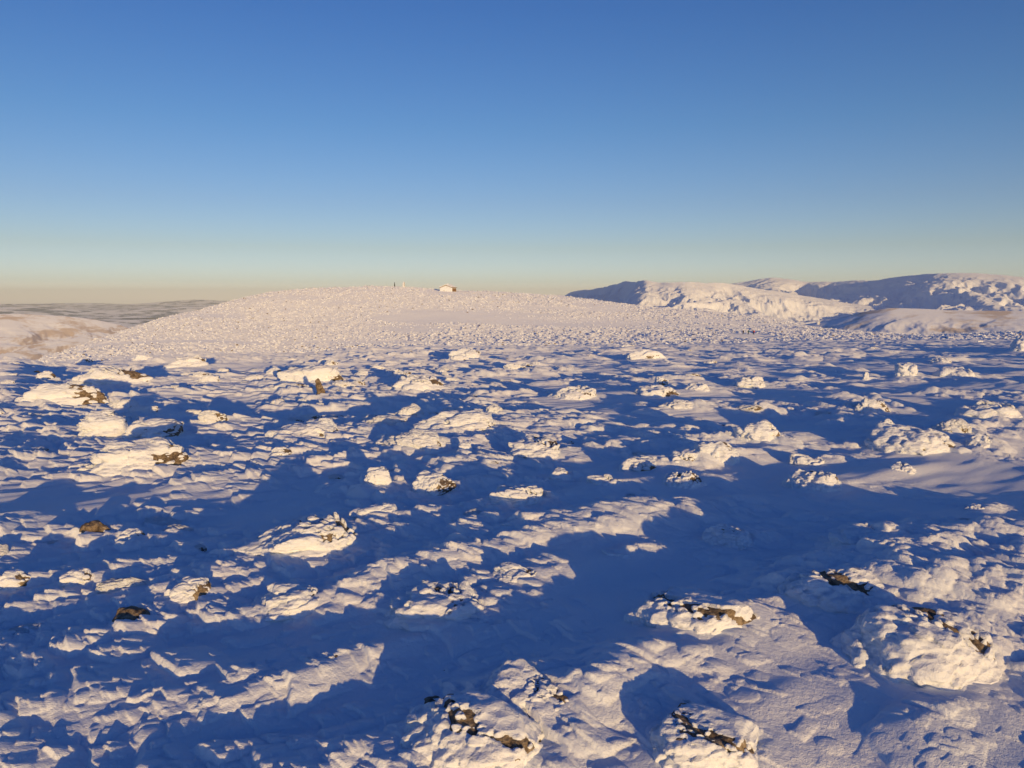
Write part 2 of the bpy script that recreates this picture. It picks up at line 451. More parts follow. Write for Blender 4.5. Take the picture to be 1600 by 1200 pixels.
# (centre px, base row, width px, top row, style, bare rock 0..1, bare direction, patches, label)  read off the photograph
R_ = (.85, -.15, .25); T_ = (.55, .25, .8); F_ = (.5, -.85, .1)
HEROES = [
 (1078, 1016, 190, 932, 'b', .30, T_, .25, 'big rime-covered dome boulder split by a dark diagonal cleft, right of centre'),
 (1432, 1085, 235, 1000, 'b', .48, (.8, .35, .6), .3, 'biggest white boulder at lower right with a dark curved rim along its right edge'),
 (1305, 962, 180, 905, 'b', .46, (.6, .45, .75), .15, 'wedge boulder with a dark sloping top edge behind the biggest lower right boulder'),
 (1380, 868, 180, 800, 'b', .42, (.8, .3, .55), .3, 'broad boulder of many rime lumps with a dark ridge running down to the right'),
 (815, 1160, 185, 1085, 'b', .62, R_, .2, 'foreground boulder with a bare brown speckled right face, near the bottom edge'),
 (745, 1225, 260, 1165, 'b', .3, T_, .6, 'long low snowy boulder with dark patches, cut off by the bottom edge left of centre'),
 (1100, 1215, 190, 1148, 'b', .25, T_, .2, 'flat snow slab boulder cut off by the bottom edge right of centre'),
 (508, 1070, 64, 1037, 'b', .75, R_, 0, 'small squared stone with a bare golden right end, alone on lower left snow'),
 (765, 1088, 58, 1060, 'b', .7, R_, .2, 'small rounded stone with a dark right end just above the brown-faced boulder'),
 (680, 782, 88, 746, 'b', .6, (.8, -.35, .3), .3, 'spiky rime boulder with a dark jagged right end, left of centre'),
 (596, 828, 76, 798, 'b', .1, R_, 0, 'pure white conical rime lump just below the spiky boulder'),
 (716, 836, 40, 821, 'b', .35, T_, .3, 'tiny white stone with one brown spot on top, left of centre'),
 (806, 842, 50, 819, 'b', .45, R_, 0, 'small white cube-like stone with a long snow tail at its right'),
 (812, 804, 112, 782, 'p', .2, T_, .2, 'low white slab above the small cube-like stone'),
 (724, 682, 150, 646, 'p', .4, R_, .35, 'long layered rime ridge with dark spots at its right end, upper centre'),
 (487, 692, 122, 665, 'p', .4, R_, .35, 'long low layered rime ridge with brown right end, left of the upper centre ridge'),
 (172, 688, 64, 652, 'p', .15, T_, .1, 'upright white block of stacked rime plates, left neighbour of the brown-patched block'),
 (252, 692, 92, 660, 'p', .5, R_, .75, 'square white block with brown patches on its face, far left'),
 (176, 606, 125, 572, 'p', .4, T_, .75, 'large layered crag with brown patches at upper left'),
 (77, 600, 26, 588, 'b', .6, R_, .2, 'small white-capped stone with a dark right side, at the upper left edge'),
 (302, 952, 74, 934, 'b', .65, R_, .1, 'low white stone with a dark speckled right end, lower left'),
 (441, 722, 34, 706, 'b', .75, R_, .3, 'small dark-ended stone below the low layered ridge'),
 (838, 722, 104, 696, 'p', .25, T_, .3, 'flat rime-plated stone below and right of the upper centre ridge'),
 (1000, 738, 78, 714, 'b', .45, F_, .3, 'pyramid of rime with a brown spot in its middle'),
 (1072, 728, 56, 706, 'b', .55, F_, .6, 'brown-faced left one of two joined white pyramids'),
 (1118, 726, 84, 688, 'b', .25, T_, .3, 'tall white right one of two joined pyramids'),
 (1188, 694, 76, 662, 'b', .5, R_, .2, 'tall spiky rime boulder with black right side, right of centre'),
 (1065, 768, 90, 745, 'b', .35, T_, .2, 'flat-topped white block with a dark line along its top'),
 (876, 758, 48, 737, 'b', .15, T_, .1, 'white cube of rime, left of the white wedge'),
 (948, 764, 60, 742, 'p', .15, T_, .1, 'white wedge of rime pointing right'),
 (896, 627, 92, 605, 'p', .3, T_, .3, 'long white rimed stone in the middle distance, above centre'),
 (1022, 622, 84, 604, 'p', .55, R_, .4, 'low stone with dark right end in the middle distance, right of centre'),
 (1035, 608, 26, 594, 'b', .7, F_, .3, 'small round brown-topped stone behind the low dark-ended stone'),
 (1090, 612, 46, 597, 'b', .2, T_, .3, 'small white peaked stone right of the brown-topped one'),
 (1416, 590, 36, 570, 'b', .25, R_, 0, 'smooth white dome stone standing alone at upper right'),
 (1495, 593, 56, 578, 'b', .3, R_, .1, 'wide white dome stone with a snow tail at upper right'),
 (1353, 594, 10, 583, 'b', .1, R_, 0, 'tiny white upright stone left of the lone dome'),
 (1602, 552, 40, 530, 'b', .15, T_, 0, 'white angular boulder at the right edge near the skyline'),
 (1422, 712, 132, 680, 'b', .4, R_, .3, 'long curved ridge of rime with dark spots, right side'),
 (1532, 702, 46, 680, 'b', .6, R_, .1, 'rounded white boulder with a black foot at its right, far right'),
 (1272, 772, 108, 745, 'b', .2, T_, .2, 'broad low heap of rime left of the broad ridged boulder'),
 (1408, 738, 46, 722, 'b', .2, T_, .1, 'small white stone under the long curved ridge'),
 (1262, 730, 60, 712, 'b', .15, T_, .1, 'small white heap with a snow tail, left of the curved ridge'),
 (1562, 958, 84, 922, 'b', .15, T_, .1, 'cluster of round white rime lumps at the right edge'),
 (1446, 926, 56, 895, 'b', .1, T_, 0, 'tall white finger of rime beside the broad ridged boulder'),
 (1136, 864, 106, 838, 'b', .15, T_, .1, 'white lumpy stone with a snow mound on its right, right of centre'),
 (966, 894, 52, 866, 'b', .1, T_, 0, 'small white peak of snow in the broad shadow at centre'),
 (702, 910, 94, 880, 'p', .3, T_, .4, 'stack of thin rime plates with dark gaps, below the tiny brown-spotted stone'),
 (486, 884, 186, 845, 'p', .2, T_, .25, 'wide stack of white rime plates with one dark spot, left of centre'),
 (463, 974, 122, 932, 'p', .12, T_, .1, 'white block of rime plates under the wide stack'),
 (690, 1000, 180, 952, 'p', .12, T_, .1, 'sprawling white plates at the left foot of the big snowdrift'),
 (808, 926, 110, 872, 'p', .15, T_, .1, 'stepped rime plates at the top of the big snowdrift'),
 (232, 745, 145, 720, 'p', .45, R_, .4, 'rime ridge with a rusty brown right end, left side'),
 (147, 738, 46, 726, 'p', .55, T_, .4, 'small brown-topped stone left of the rusty-ended ridge'),
 (147, 848, 32, 832, 'd', 1, R_, 0, 'pair-sized dark brown stone poking from streaked snow at left'),
 (212, 850, 40, 838, 'b', .55, R_, .2, 'small white stone with a brown right tip at left'),
 (496, 602, 112, 578, 'p', .45, R_, .4, 'peaked rime ridge with golden brown right end, upper left'),
 (731, 562, 46, 547, 'b', .15, T_, .2, 'small white dome near the foot of the far hill'),
 (655, 612, 96, 588, 'p', .3, T_, .4, 'pile of rime slabs above the upper centre ridge'),
 (28, 922, 44, 905, 'b', .55, R_, .1, 'white stone with a dark right rim at the left edge'),
 (126, 920, 46, 908, 'b', .5, R_, .1, 'flat white stone with a dark right tip at lower left'),
 (205, 984, 44, 977, 'd', .9, R_, 0, 'small dark-topped stone nearly buried at lower left'),
 (1195, 914, 11, 886, 'd', .9, R_, 0, 'black upright sliver of rock left of the wedge boulder'),
 (682, 1104, 44, 1080, 'd', .9, R_, 0, 'black leaning blade of rock at lower centre'),
 (693, 1060, 12, 1046, 'd', .9, R_, 0, 'thin black splinter of rock above the leaning blade'),
 (500, 630, 12, 610, 'd', .8, R_, 0, 'slender upright brown stone in the middle distance at left'),
 (772, 1152, 22, 1144, 'd', .9, R_, 0, 'dark rounded stone at the foot of the brown-faced boulder'),
 (300, 575, 70, 563, 'p', .3, T_, .4, 'long pale slab left of centre near the shaded foot of the hill'),
 (595, 770, 40, 753, 'b', .1, T_, 0, 'tiny white lump left of the spiky boulder'),
 (620, 700, 60, 686, 'p', .1, T_, .1, 'white flat stone below the left end of the upper centre ridge'),
 (728, 712, 26, 702, 'b', .05, T_, 0, 'tiny white lump alone in shadow below the upper centre ridge'),
 (1170, 606, 60, 596, 'p', .2, T_, .2, 'flat white stone right of the small peaked stone'),
 (1385, 682, 40, 655, 'b', .1, T_, 0, 'white snow peak above the long curved ridge'),
 (1525, 800, 32, 790, 'b', .45, R_, 0, 'small pale stone with a brown side at the right'),
 (1545, 655, 100, 636, 'p', .2, T_, .2, 'long pile of white rime at the right edge below the dome stones'),
]
random.seed(5)
HERO_POS = []
for (cx, yb, wpx, yt, st, bare, bdir, pat, lab) in HEROES:
    x, y, z, d = ground_point(cx, min(yb, 1235))
    el = math.atan2(EYE-z, d); dist = math.hypot(d, EYE-z)
    w = wpx/FPX*dist; vis = max(yb-yt, 4)/FPX*dist
    dep = w*(.8 if st == 'b' else .9)
    if w > 1.6: dep = max(1.2, w*.5)
    h = (vis-.75*dep*math.sin(el))/math.cos(el)
    h = min(max(h, .20*w), 1.6*w if st != 'd' else 3*w)
    if wpx < 14: h = max(h, vis*.8)
    k = 1 + .38*dep/d
    h *= 1.08
    if len(HERO_POS) < 3: w *= 1.32; dep *= 1.25; h *= 1.45
    if yb < 700 and wpx > 80: h *= .8
    if 740 < yb and st != 'd': h += .03
    NOBANK = BANKS[:]; BANKS.clear(); q5 = np.array([0, .25, -.25, 0, 0])*w; z0 = float(np.mean(H_full(x*k+q5, y*k+q5[[0, 3, 4, 1, 2]], np.full(5, .01))))-.02*w; BANKS.extend(NOBANK)
    HERO_POS.append((x*k, y*k, w, dep, h, z0))
    if st != 'd':
        o = w*.55
        BANKS.append((x*k+o*WU[0], y*k+o*WU[1], w*.95, w*.5, h*.36, 2.0))

for (px_, py_, l_, w_, h_, q_) in ((835, 985, .7, .42, .075, 1.3), (890, 838, 1.1, .55, .11, 1.2), (1010, 800, 1.0, .5, .10, 1.2), (620, 905, .6, .35, .07, 1.2), (330, 905, .7, .4, .06, 1.3), (1105, 1075, .5, .4, .025, 1.3), (1440, 1150, .45, .4, .05, 1.3), (420, 1090, .5, .35, .06, 1.4), (60, 1120, .5, .35, .06, 1.5)):
    x, y, z, d = ground_point(px_, py_); BANKS.append((x, y, l_, w_, h_, q_))
# smaller stones: chosen here so that the wind can build its drifts behind them
rng = random.Random(77)
hx = np.array([p[0] for p in HERO_POS]); hy = np.array([p[1] for p in HERO_POS]); hw = np.array([p[2] for p in HERO_POS])
STREWN = []; tries = 0
while len(STREWN) < 225 and tries < 20000:
    tries += 1
    r = math.exp(rng.uniform(math.log(4.5), math.log(150))); a = math.radians(rng.uniform(-36, 36))
    x, y = r*math.sin(a), r*math.cos(a)
    if patch(np.array([x]), np.array([y]))[0] < rng.uniform(-.1, .4): continue
    if (np.hypot(hx-x, hy-y) < hw*.8+.1).any(): continue
    s = math.exp(rng.gauss(math.log(.26), .5)); s = min(max(s, .1), 1.0)*(1 if r > 12 else .6)*(1+.008*r)
    if r < 9: s = min(s, .2)
    STREWN.append((x, y, s, r, rng.randrange(14)))
for (x, y, s, r, k) in STREWN:
    if s > .32 and r < 70: BANKS.append((x+.45*s*WU[0], y+.45*s*WU[1], s*.95, s*.5, s*.20, 2.0))
# ------------------------------------------------------------------ snow ground: one polar sheet, finest in front of the camera
def polar_sheet(name, az, r, fn, wrap=False):
    A, R = np.meshgrid(az, r, indexing='ij')
    x = (np.sin(A)*R).ravel(); y = (np.cos(A)*R).ravel()
    z = fn(x, y)
    na, nr = len(az), len(r)
    I = np.arange(na*nr).reshape(na, nr)
    if wrap: I = np.vstack([I, I[:1]])
    q = np.stack([I[:-1, :-1], I[:-1, 1:], I[1:, 1:], I[1:, :-1]], -1).reshape(-1, 4)[:, ::-1]
    return np.stack([x, y, z], 1), q
def ground_sheet():
    fa = np.linspace(-math.radians(44), math.radians(44), 1400)
    ca = np.linspace(math.radians(44), math.radians(316), 130)[1:-1]
    az = np.concatenate([fa, ca])
    r = np.concatenate([np.exp(np.linspace(math.log(.35), math.log(1.8), 60))[:-1],
                        np.exp(np.arange(math.log(1.8), math.log(15), 1/550.)), np.exp(np.arange(math.log(15.03), math.log(80), 1/400.)),
                        np.exp(np.arange(math.log(80.2), math.log(590), 1/330.)), np.exp(np.linspace(math.log(592), math.log(1215), 90))])
    co, q = polar_sheet('g', az, r, H_full, wrap=True)
    n0 = len(co); nr = len(r)
    co = np.vstack([co, [[0, 0, 0]]])
    first = np.arange(len(az))*nr
    tri = np.stack([np.full(len(az), n0), np.roll(first, -1), first], 1)
    me = mesh_from('snow_ground', co, q, tri)
    return tag(link('snow_ground', me, M_SNOW), kind='structure')
ground_sheet()
# ------------------------------------------------------------------ the stones themselves
def add_boulder(lab, loc, rock, rime, tr, group=None, rz=0, sc=1, cat='boulder'):
    t = empty('rime_boulder', loc); t.rotation_euler = (0, 0, rz); t.scale = (sc, sc, sc)
    tag(t, lab, cat, group)
    link('bare_rock', mesh_from('bare_rock', rock, None, tr), M_ROCK, t)
    link('rime_crust', mesh_from('rime_crust', rime, None, tr), M_RIME, t)
    return t
for i, (hd, (x, y, w, dep, h, z0)) in enumerate(zip(HEROES, HERO_POS)):
    cx, yb, wpx, yt, st, bare, bdir, pat, lab = hd
    z = z0
    if st == 'd':
        rng = random.Random(100+i); dirs, tr = ico(4)
        b = stone_shape(dirs, (w*.5, w*.45, h*.62), rng, npl=7, p=18, tilt=.5)
        s = (w+h)*.5
        b = b + dirs*(n3(b/s, 3, i)*.10*s + n3(b/s, 9, i+1)*.05*s)[:, None]
        b[:, 0] += b[:, 2]*(.35 if h > w else .1)*(-1 if i % 2 else .6)
        o = link('dark_stone', mesh_from('dark_stone', b, None, tr), M_ROCK, None, (x, y, z+h*.4)); tag(o, lab, 'stone')
        continue
    sub = 6 if wpx > 70 and yb > 760 else 5
    rock, rime, tr = rimed_stone(200+i, (w*.41, dep*.42, h*.78), sub, st, bare, bdir, lump=max(.022, min(.30, (.075 if st == 'b' else .12)*w if wpx > 80 else .2*w)), patches=(0 if st == 'b' and wpx > 150 and i != 4 else pat*(.55 if st == 'b' and wpx > 80 else 1)), rim=(st == 'b' and wpx > 150 and i != 4))
    add_boulder(lab, (x, y, z), rock + [0, 0, h*.25], rime + [0, 0, h*.25], tr)

# smaller stones strewn between them: a few shapes, copied one by one
rng = random.Random(77)
protos = []
for k in range(14):
    st = 'p' if k % 2 else 'b'
    dm = (rng.uniform(.42, .55), rng.uniform(.36, .5), rng.uniform(.22, .42) if st == 'b' else rng.uniform(.16, .26))
    bare = rng.choice((.15, .3, .55, .65))
    rock, rime, tr = rimed_stone(500+k, dm, 5, st, bare, R_ if k % 3 else F_, lump=.13, patches=rng.choice((0, .3, .6)))
    rm = mesh_from('bare_rock', rock, None, tr); im = mesh_from('rime_crust', rime, None, tr)
    rm.materials.append(M_ROCK); im.materials.append(M_RIME)
    protos.append((rm, im, dm[2], bare > .5))
LABS = {(0, 0): ('small white rimed stone on the near snow among many alike', 'small white stones on the near snow'),
        (0, 1): ('small rimed stone with a bare brown side on the near snow', 'small brown-sided stones on the near snow'),
        (1, 0): ('white rimed stone in the rough middle distance among many alike', 'white stones in the middle distance'),
        (1, 1): ('rimed stone with a brown side in the middle distance', 'brown-sided stones in the middle distance'),
        (2, 0): ('distant white rimed stone near the foot of the far hill', 'distant white stones before the far hill'),
        (2, 1): ('distant brown-sided rimed stone near the foot of the far hill', 'distant brown-sided stones before the far hill')}
for (x, y, s, r, k) in STREWN:
    rm, im, hh, br = protos[k]
    z = float(H_full(np.array([x]), np.array([y]))[0])
    zone = 0 if r < 14 else (1 if r < 50 else 2)
    lab, grp = LABS[(zone, int(br))]
    t = empty('rime_stone', (x, y, z - .10*s)); t.rotation_euler = (rng.uniform(-.15, .15), rng.uniform(-.15, .15), rng.uniform(-.5, .5))
    t.scale = (s*rng.uniform(.8, 1.8), s*rng.uniform(.7, 1.2), s*rng.uniform(.65, 1.35)); tag(t, lab, 'stone', grp)
    for nm, me in (('bare_rock', rm), ('rime_crust', im)):
        link(nm, me, None, t)
# bare dark stones that stick out of the snow
dk = []
for k in range(5):
    dirs, tr = ico(3); b = stone_shape(dirs, (.5, .42, .36), random.Random(900+k), npl=7, p=18, tilt=.5)
    b = b + dirs*(n3(b, 3, k)*.10 + n3(b, 9, k+1)*.05)[:, None]
    me = mesh_from('dark_stone', b, None, tr); me.materials.append(M_ROCK); dk.append(me)
for k in range(22):
    for _ in range(50):
        r = math.exp(rng.uniform(math.log(12), math.log(110))); a = math.radians(rng.uniform(-36, 36)); x, y = r*math.sin(a), r*math.cos(a)
        if patch(np.array([x]), np.array([y]))[0] > .05: break
    s = (.05 + .10*rng.random()**2)*(1+.05*r)**.75
    z = float(H_full(np.array([x]), np.array([y]))[0])
    o = link('dark_stone', dk[k % 5], None, None, (x, y, z-.12*s)); o.rotation_euler = (rng.uniform(-.3, .3), rng.uniform(-.3, .3), rng.uniform(0, 6.28)); o.scale = (s*1.5, s, s*rng.uniform(.7, 1.2))
    near = r < 20
    tag(o, 'small bare dark stone showing through the near snow' if near else 'bare dark stone among rimed stones in the distance', 'stone', 'bare dark stones in the near snow' if near else 'bare dark stones in the distance')

# the far hill is strewn with countless stones
def strewn(name, nst, mat, seed, smin, smax, sub, zoff, squash, prob_noise=True, rmin=205, rmax=585):
    rg = np.random.default_rng(seed); dirs, tr = ico(sub); nv = len(dirs)
    r = np.sqrt(rg.uniform(rmin**2, rmax**2, nst)); a = np.radians(rg.uniform(-40, 40, nst))
    x = r*np.sin(a); y = r*np.cos(a)
    keep = (clear(x, y) > .5) & (smooth_bands(x, y) > .15 + .6*rg.random(nst)); x = x[keep]; y = y[keep]; m = len(x)
    z = H_full(x, y)
    s = np.exp(rg.uniform(math.log(smin), math.log(smax), m)); co = np.repeat(dirs[None], m, 0)
    co = co*(1+.35*(rg.random((m, nv, 1))-.5))
    co = co*(s[:, None, None]*np.stack([rg.uniform(.7, 1.5, m), rg.uniform(.7, 1.2, m), rg.uniform(.35, .8, m)*squash], 1)[:, None, :])
    co = co + np.stack([x, y, z + zoff*s], 1)[:, None, :]
    t = (tr[None] + (np.arange(m)*nv)[:, None, None]).reshape(-1, 3)
    o = link(name, mesh_from(name, co.reshape(-1, 3), None, t, smooth=False), mat); return o
tag(strewn('hillside_stones', 80000, M_RIME, 3, .15, .45, 1, .12, 1.0), 'countless rime-covered stones strewn over the sunlit far hill', 'stones', kind='stuff')
tag(strewn('hillside_dark_stones', 2800, M_ROCK, 4, .14, .42, 1, .35, .9), 'countless bare dark stones scattered over the far hill', 'stones', kind='stuff')
# ------------------------------------------------------------------ far land: hills, mountains, lowland
def far_mat(name, rock=.25, rockcol=(.05, .05, .06), scale=.004, forest=None):
    m, n, b = new_mat(name)
    tc = n.nodes.new('ShaderNodeTexCoord'); geo = n.nodes.new('ShaderNodeNewGeometry')
    a = noise_node(n, scale, 8, .62, tc.outputs['Object'], .4)
    sx = n.nodes.new('ShaderNodeSeparateXYZ'); n.links.new(geo.outputs['Normal'], sx.inputs[0])
    ma = n.nodes.new('ShaderNodeMath'); ma.operation = 'MULTIPLY_ADD'; ma.inputs[1].default_value = -1.1; ma.inputs[2].default_value = 1.1
    n.links.new(sx.outputs['Z'], ma.inputs[0])
    ad = n.nodes.new('ShaderNodeMath'); ad.operation = 'ADD'; n.links.new(a.outputs[0], ad.inputs[0]); n.links.new(ma.outputs[0], ad.inputs[1])
    t = 1-rock
    r = ramp_node(n, ad.outputs[0], [(t-.06, SNOWC), (t+.05, rockcol)])
    n.links.new(r.outputs[0], b.inputs['Base Color']); b.inputs['Roughness'].default_value = .8; b.inputs['Specular IOR Level'].default_value = .1
    return m
M_FAR = far_mat('far_snow_and_rock', -.12, (.25,.26,.29))
M_FELL = far_mat('far_smooth_snow', .40, (.58, .53, .49), .009)
M_LOW = far_mat('lowland_snow_and_forest', .47, (.12, .16, .21), .0016)

def rise(name, sky_pts, R, r0, r1, zbase, nfn, mat, na=500, nr=260, prof=1.0, back=1.6, depth=None):
    """a hill or range whose skyline passes through the given photo points, at distance R"""
    px = np.array([p[0] for p in sky_pts], float); py = np.array([p[1] for p in sky_pts], float)
    az = np.linspace(az_of(px[0]), az_of(px[-1]), na)
    az_k = np.array([az_of(p) for p in px]); 
    Rk = np.full(len(px), float(R)) if depth is None else np.interp(px, [d[0] for d in depth], [d[1] for d in depth])
    Rz = pchip(az_k, Rk, az); zc = np.array([z_at(*q) for q in zip(np.interp(az, az_k, px), pchip(az_k, py, az), Rz)])
    r = np.concatenate([np.linspace(r0, R, int(nr*.7)), np.linspace(R, r1, int(nr*.3)+1)[1:]])
    A, R0 = np.meshgrid(az, r, indexing='ij')
    RR = R0*(Rz/R)[:, None]
    t = np.clip((R0-r0)/(R-r0), 0, 1); tb = np.clip((R0-R)/(r1-R), 0, 1)
    f = np.where(R0 <= R, (t**prof)*(1-.18*np.sin(math.pi*t)), 1-tb**back)
    Z = zbase + (zc[:, None]-zbase)*f
    x = np.sin(A)*RR; y = np.cos(A)*RR
    edge = sstep(0, .12, t)*(1-.9*sstep(.82, 1, t))*(1-.8*tb)
    Z = Z + nfn(x, y)*edge
    I = np.arange(na*len(r)).reshape(na, len(r))
    q = np.stack([I[:-1, :-1], I[:-1, 1:], I[1:, 1:], I[1:, :-1]], -1).reshape(-1, 4)[:, ::-1]
    return tag(link(name, mesh_from(name, np.stack([x.ravel(), y.ravel(), Z.ravel()], 1), q), mat), kind='structure')

def MT(a, s, sc, turn=20):
    c, q = math.cos(math.radians(turn)), math.sin(math.radians(turn))
    def f(x, y):
        u = x*c - y*q; v = x*q + y*c
        w = .6*fbm(u/sc*.5, v/sc*.5, s+9, 2)
        g = ridged(u/sc + w, v/(sc*2.0), s, 5)
        return -a*np.clip(1.15-g, 0, 3) + 0.24*a*np.minimum(0, ridged(u/(sc*.33) + w, v/(sc*.6), s+3, 4)-1) + .1*a*fbm(u/(sc*.12), v/(sc*.2), s+5, 3)
    return f
rise('hill', [(-520, 500), (-300, 488), (-100, 489), (0, 490), (60, 491.5), (110, 494), (150, 500), (185, 508), (215, 519), (250, 534), (300, 560)],
     3200, 1300, 5200, -330, MT(26, 301, 420, -8), M_FELL)
rise('hill', [(1180, 520), (1240, 512), (1290, 503), (1330, 493), (1360, 486), (1395, 481.5), (1440, 482.5), (1500, 485), (1560, 485.5), (1640, 487), (1800, 494), (2100, 510)],
     2300, 850, 4200, -190, MT(9, 311, 280, 26), M_FELL)
rise('mountain', [(840, 468), (880, 462), (893, 456), (915, 452.5), (935, 450), (960, 443.5), (990, 437.5), (1008, 438), (1030, 441.5), (1052, 441), (1070, 439.5), (1090, 440.5), (1120, 441.5), (1150, 445), (1180, 450), (1220, 456), (1262, 463), (1320, 472), (1400, 484)],
     8500, 4200, 12500, -330, MT(170, 321, 1050), M_FAR, 700, 420, depth=[(840, 15000), (890, 13500), (960, 9800), (1000, 8000), (1060, 7600), (1150, 8300), (1262, 9000), (1400, 9500)])
rise('mountain', [(1085, 468), (1105, 452), (1128, 443.5), (1160, 440.5), (1190, 435.5), (1208, 433.8), (1232, 436), (1262, 440.5), (1300, 440), (1330, 438.2), (1365, 436.5), (1390, 434), (1430, 429.5), (1470, 426.8), (1510, 426.5), (1550, 428.5), (1600, 433), (1660, 440), (1760, 446), (1950, 455), (2200, 470)],
     11000, 4600, 16500, -360, MT(230, 331, 1700, 24), M_FAR, 900, 460, depth=[(1085, 14300), (1190, 13700), (1262, 13200), (1330, 12400), (1400, 11300), (1480, 10500), (1600, 10300), (2200, 11000)])
rise('mountain', [(700, 470), (780, 464), (845, 460.5), (868, 460.5), (900, 464), (960, 470)], 24000, 20000, 28000, -420, MT(40, 341, 2000), M_FAR, 160, 60)
# ranges beyond the lowland at left
rise('mountain', [(-600, 478), (-300, 474), (-100, 475.5), (40, 474.5), (130, 473.5), (200, 475), (260, 471), (310, 468.2), (350, 470), (400, 467.5), (480, 471), (600, 475)], 46000, 40000, 52000, -560, MT(60, 351, 5000), M_LOW, 400, 60)
rise('mountain', [(-600, 486), (-300, 481), (-60, 482), (50, 479.5), (85, 481), (140, 485), (200, 483.5), (260, 480), (330, 478.5), (380, 478), (460, 480), (600, 486)], 30000, 22000, 38000, -520, MT(70, 361, 3500), M_LOW, 500, 120)

def lowland():
    az = np.radians(np.linspace(-180, 180, 361))[:-1]; az = np.unique(np.concatenate([az, np.radians(np.linspace(-42, 42, 500))]))
    r = np.exp(np.linspace(math.log(1050), math.log(55000), 260))
    co, q = polar_sheet('l', az, r, lambda x, y: -60 - 400*sstep(700, 6000, np.hypot(x, y)) + 45*fbm(x/2600, y/2600, 371, 5)*sstep(1500, 6000, np.hypot(x, y)) - 60, wrap=True)
    return tag(link('lowland', mesh_from('lowland', co, q), M_LOW), kind='structure')
lowland()

# the winter air: thin, even haze
def haze():
    me = bpy.data.meshes.new('haze'); bm = bmesh.new(); bmesh.ops.create_cube(bm, size=1)
    for v in bm.verts: v.co = Vector((v.co.x*116000, v.co.y*116000, (-760 if v.co.z < 0 else 620)))
    bm.to_mesh(me); bm.free()
    m = bpy.data.materials.new('winter_air'); m.use_nodes = True; n = m.node_tree; n.nodes.clear()
    out = n.nodes.new('ShaderNodeOutputMaterial'); v = n.nodes.new('ShaderNodeVolumePrincipled')
    v.inputs['Color'].default_value = (.82, .94, 1.0, 1); v.inputs['Density'].default_value = 2.2e-5; v.inputs['Anisotropy'].default_value = -.13
    n.links.new(v.outputs[0], out.inputs['Volume'])
    tag(link('haze', me, m), kind='stuff')
haze()
# ------------------------------------------------------------------ hut, cairns, marker post and walkers on the far hill
def plain(name, colr, rough=.8):
    m, n, b = new_mat(name); tc = n.nodes.new('ShaderNodeTexCoord')
    a = noise_node(n, 3, 4, .6, tc.outputs['Object'])
    r = ramp_node(n, a.outputs[0], [(.3, tuple(c*.75 for c in colr)), (.7, tuple(min(1, c*1.2) for c in colr))])
    n.links.new(r.outputs[0], b.inputs['Base Color']); b.inputs['Roughness'].default_value = rough
    return m
M_WOOD = plain('weathered_wood', (.23, .14, .07)); M_DARK = plain('dark_stain', (.03, .027, .025))
def frost_wall():
    m, n, b = new_mat('rimed_stone_wall'); tc = n.nodes.new('ShaderNodeTexCoord')
    v = n.nodes.new('ShaderNodeTexVoronoi'); v.inputs['Scale'].default_value = 1.6; n.links.new(tc.outputs['Object'], v.inputs['Vector'])
    a = noise_node(n, .9, 5, .6, tc.outputs['Object'])
    r = ramp_node(n, a.outputs[0], [(.62, SNOWC), (.74, (.4, .3, .2))])
    n.links.new(r.outputs[0], b.inputs['Base Color']); b.inputs['Roughness'].default_value = .85
    bump(n, b, v.outputs['Distance'], .6, .15); return m
M_WALL = frost_wall()

def box_bm(bm, x0, x1, y0, y1, z0, z1):
    vs = [bm.verts.new((x, y, z)) for x in (x0, x1) for y in (y0, y1) for z in (z0, z1)]
    for f in ((0, 1, 3, 2), (4, 6, 7, 5), (0, 4, 5, 1), (2, 3, 7, 6), (0, 2, 6, 4), (1, 5, 7, 3)): bm.faces.new([vs[k] for k in f])
def bm_obj(name, bm, mat, parent, bevel=0):
    bmesh.ops.recalc_face_normals(bm, faces=bm.faces)
    if bevel: bmesh.ops.bevel(bm, geom=list(bm.edges), offset=bevel, segments=2, affect='EDGES')
    me = bpy.data.meshes.new(name); bm.to_mesh(me); bm.free(); return link(name, me, mat, parent)
def prism(bm, prof, y0, y1):
    a = [bm.verts.new((x, y0, z)) for x, z in prof]; b = [bm.verts.new((x, y1, z)) for x, z in prof]
    bm.faces.new(a); bm.faces.new(b[::-1])
    for i in range(len(prof)): j = (i+1) % len(prof); bm.faces.new([a[i], b[i], b[j], a[j]])

def hill_spot(px, r):
    a = az_of(px); x, y = r*math.sin(a), r*math.cos(a)
    return x, y, float(H_full(np.array([x]), np.array([y]), np.array([.1]))[0])

hx_, hy_, hz_ = hill_spot(700.5, 500)
hut = empty('stone_hut', (hx_, hy_, z_at(700.5, 456.3, 500))); hut.rotation_euler = (0, 0, math.radians(-20))
tag(hut, 'rime-covered stone hut with a low gable roof on top of the far hill', 'hut')
bm = bmesh.new(); prism(bm, [(-4.9, -1.5), (4.0, -1.5), (4.0, 2.7), (0, 4.1), (-4.1, 2.7)], -3.4, 3.4); wall = bm_obj('wall', bm, M_WALL, hut, .12)
bm = bmesh.new(); prism(bm, [(-4.5, 2.62), (0, 4.2), (4.5, 2.62), (4.5, 2.86), (0, 4.46), (-4.5, 2.86)], -3.75, 3.75); roof = bm_obj('roof', bm, M_WOOD, hut)
bm = bmesh.new(); prism(bm, [(-4.75, 2.75), (0, 4.49), (4.2, 3.0), (3.9, 3.3), (0.2, 4.95), (-4.3, 3.35)], -3.95, 3.6); bm_obj('snow_cap', bm, M_SNOW, roof, .08)
bm = bmesh.new(); box_bm(bm, 4.0, 4.14, -2.6, 3.1, .3, 2.35); bm_obj('side_boards', bm, M_WOOD, hut)
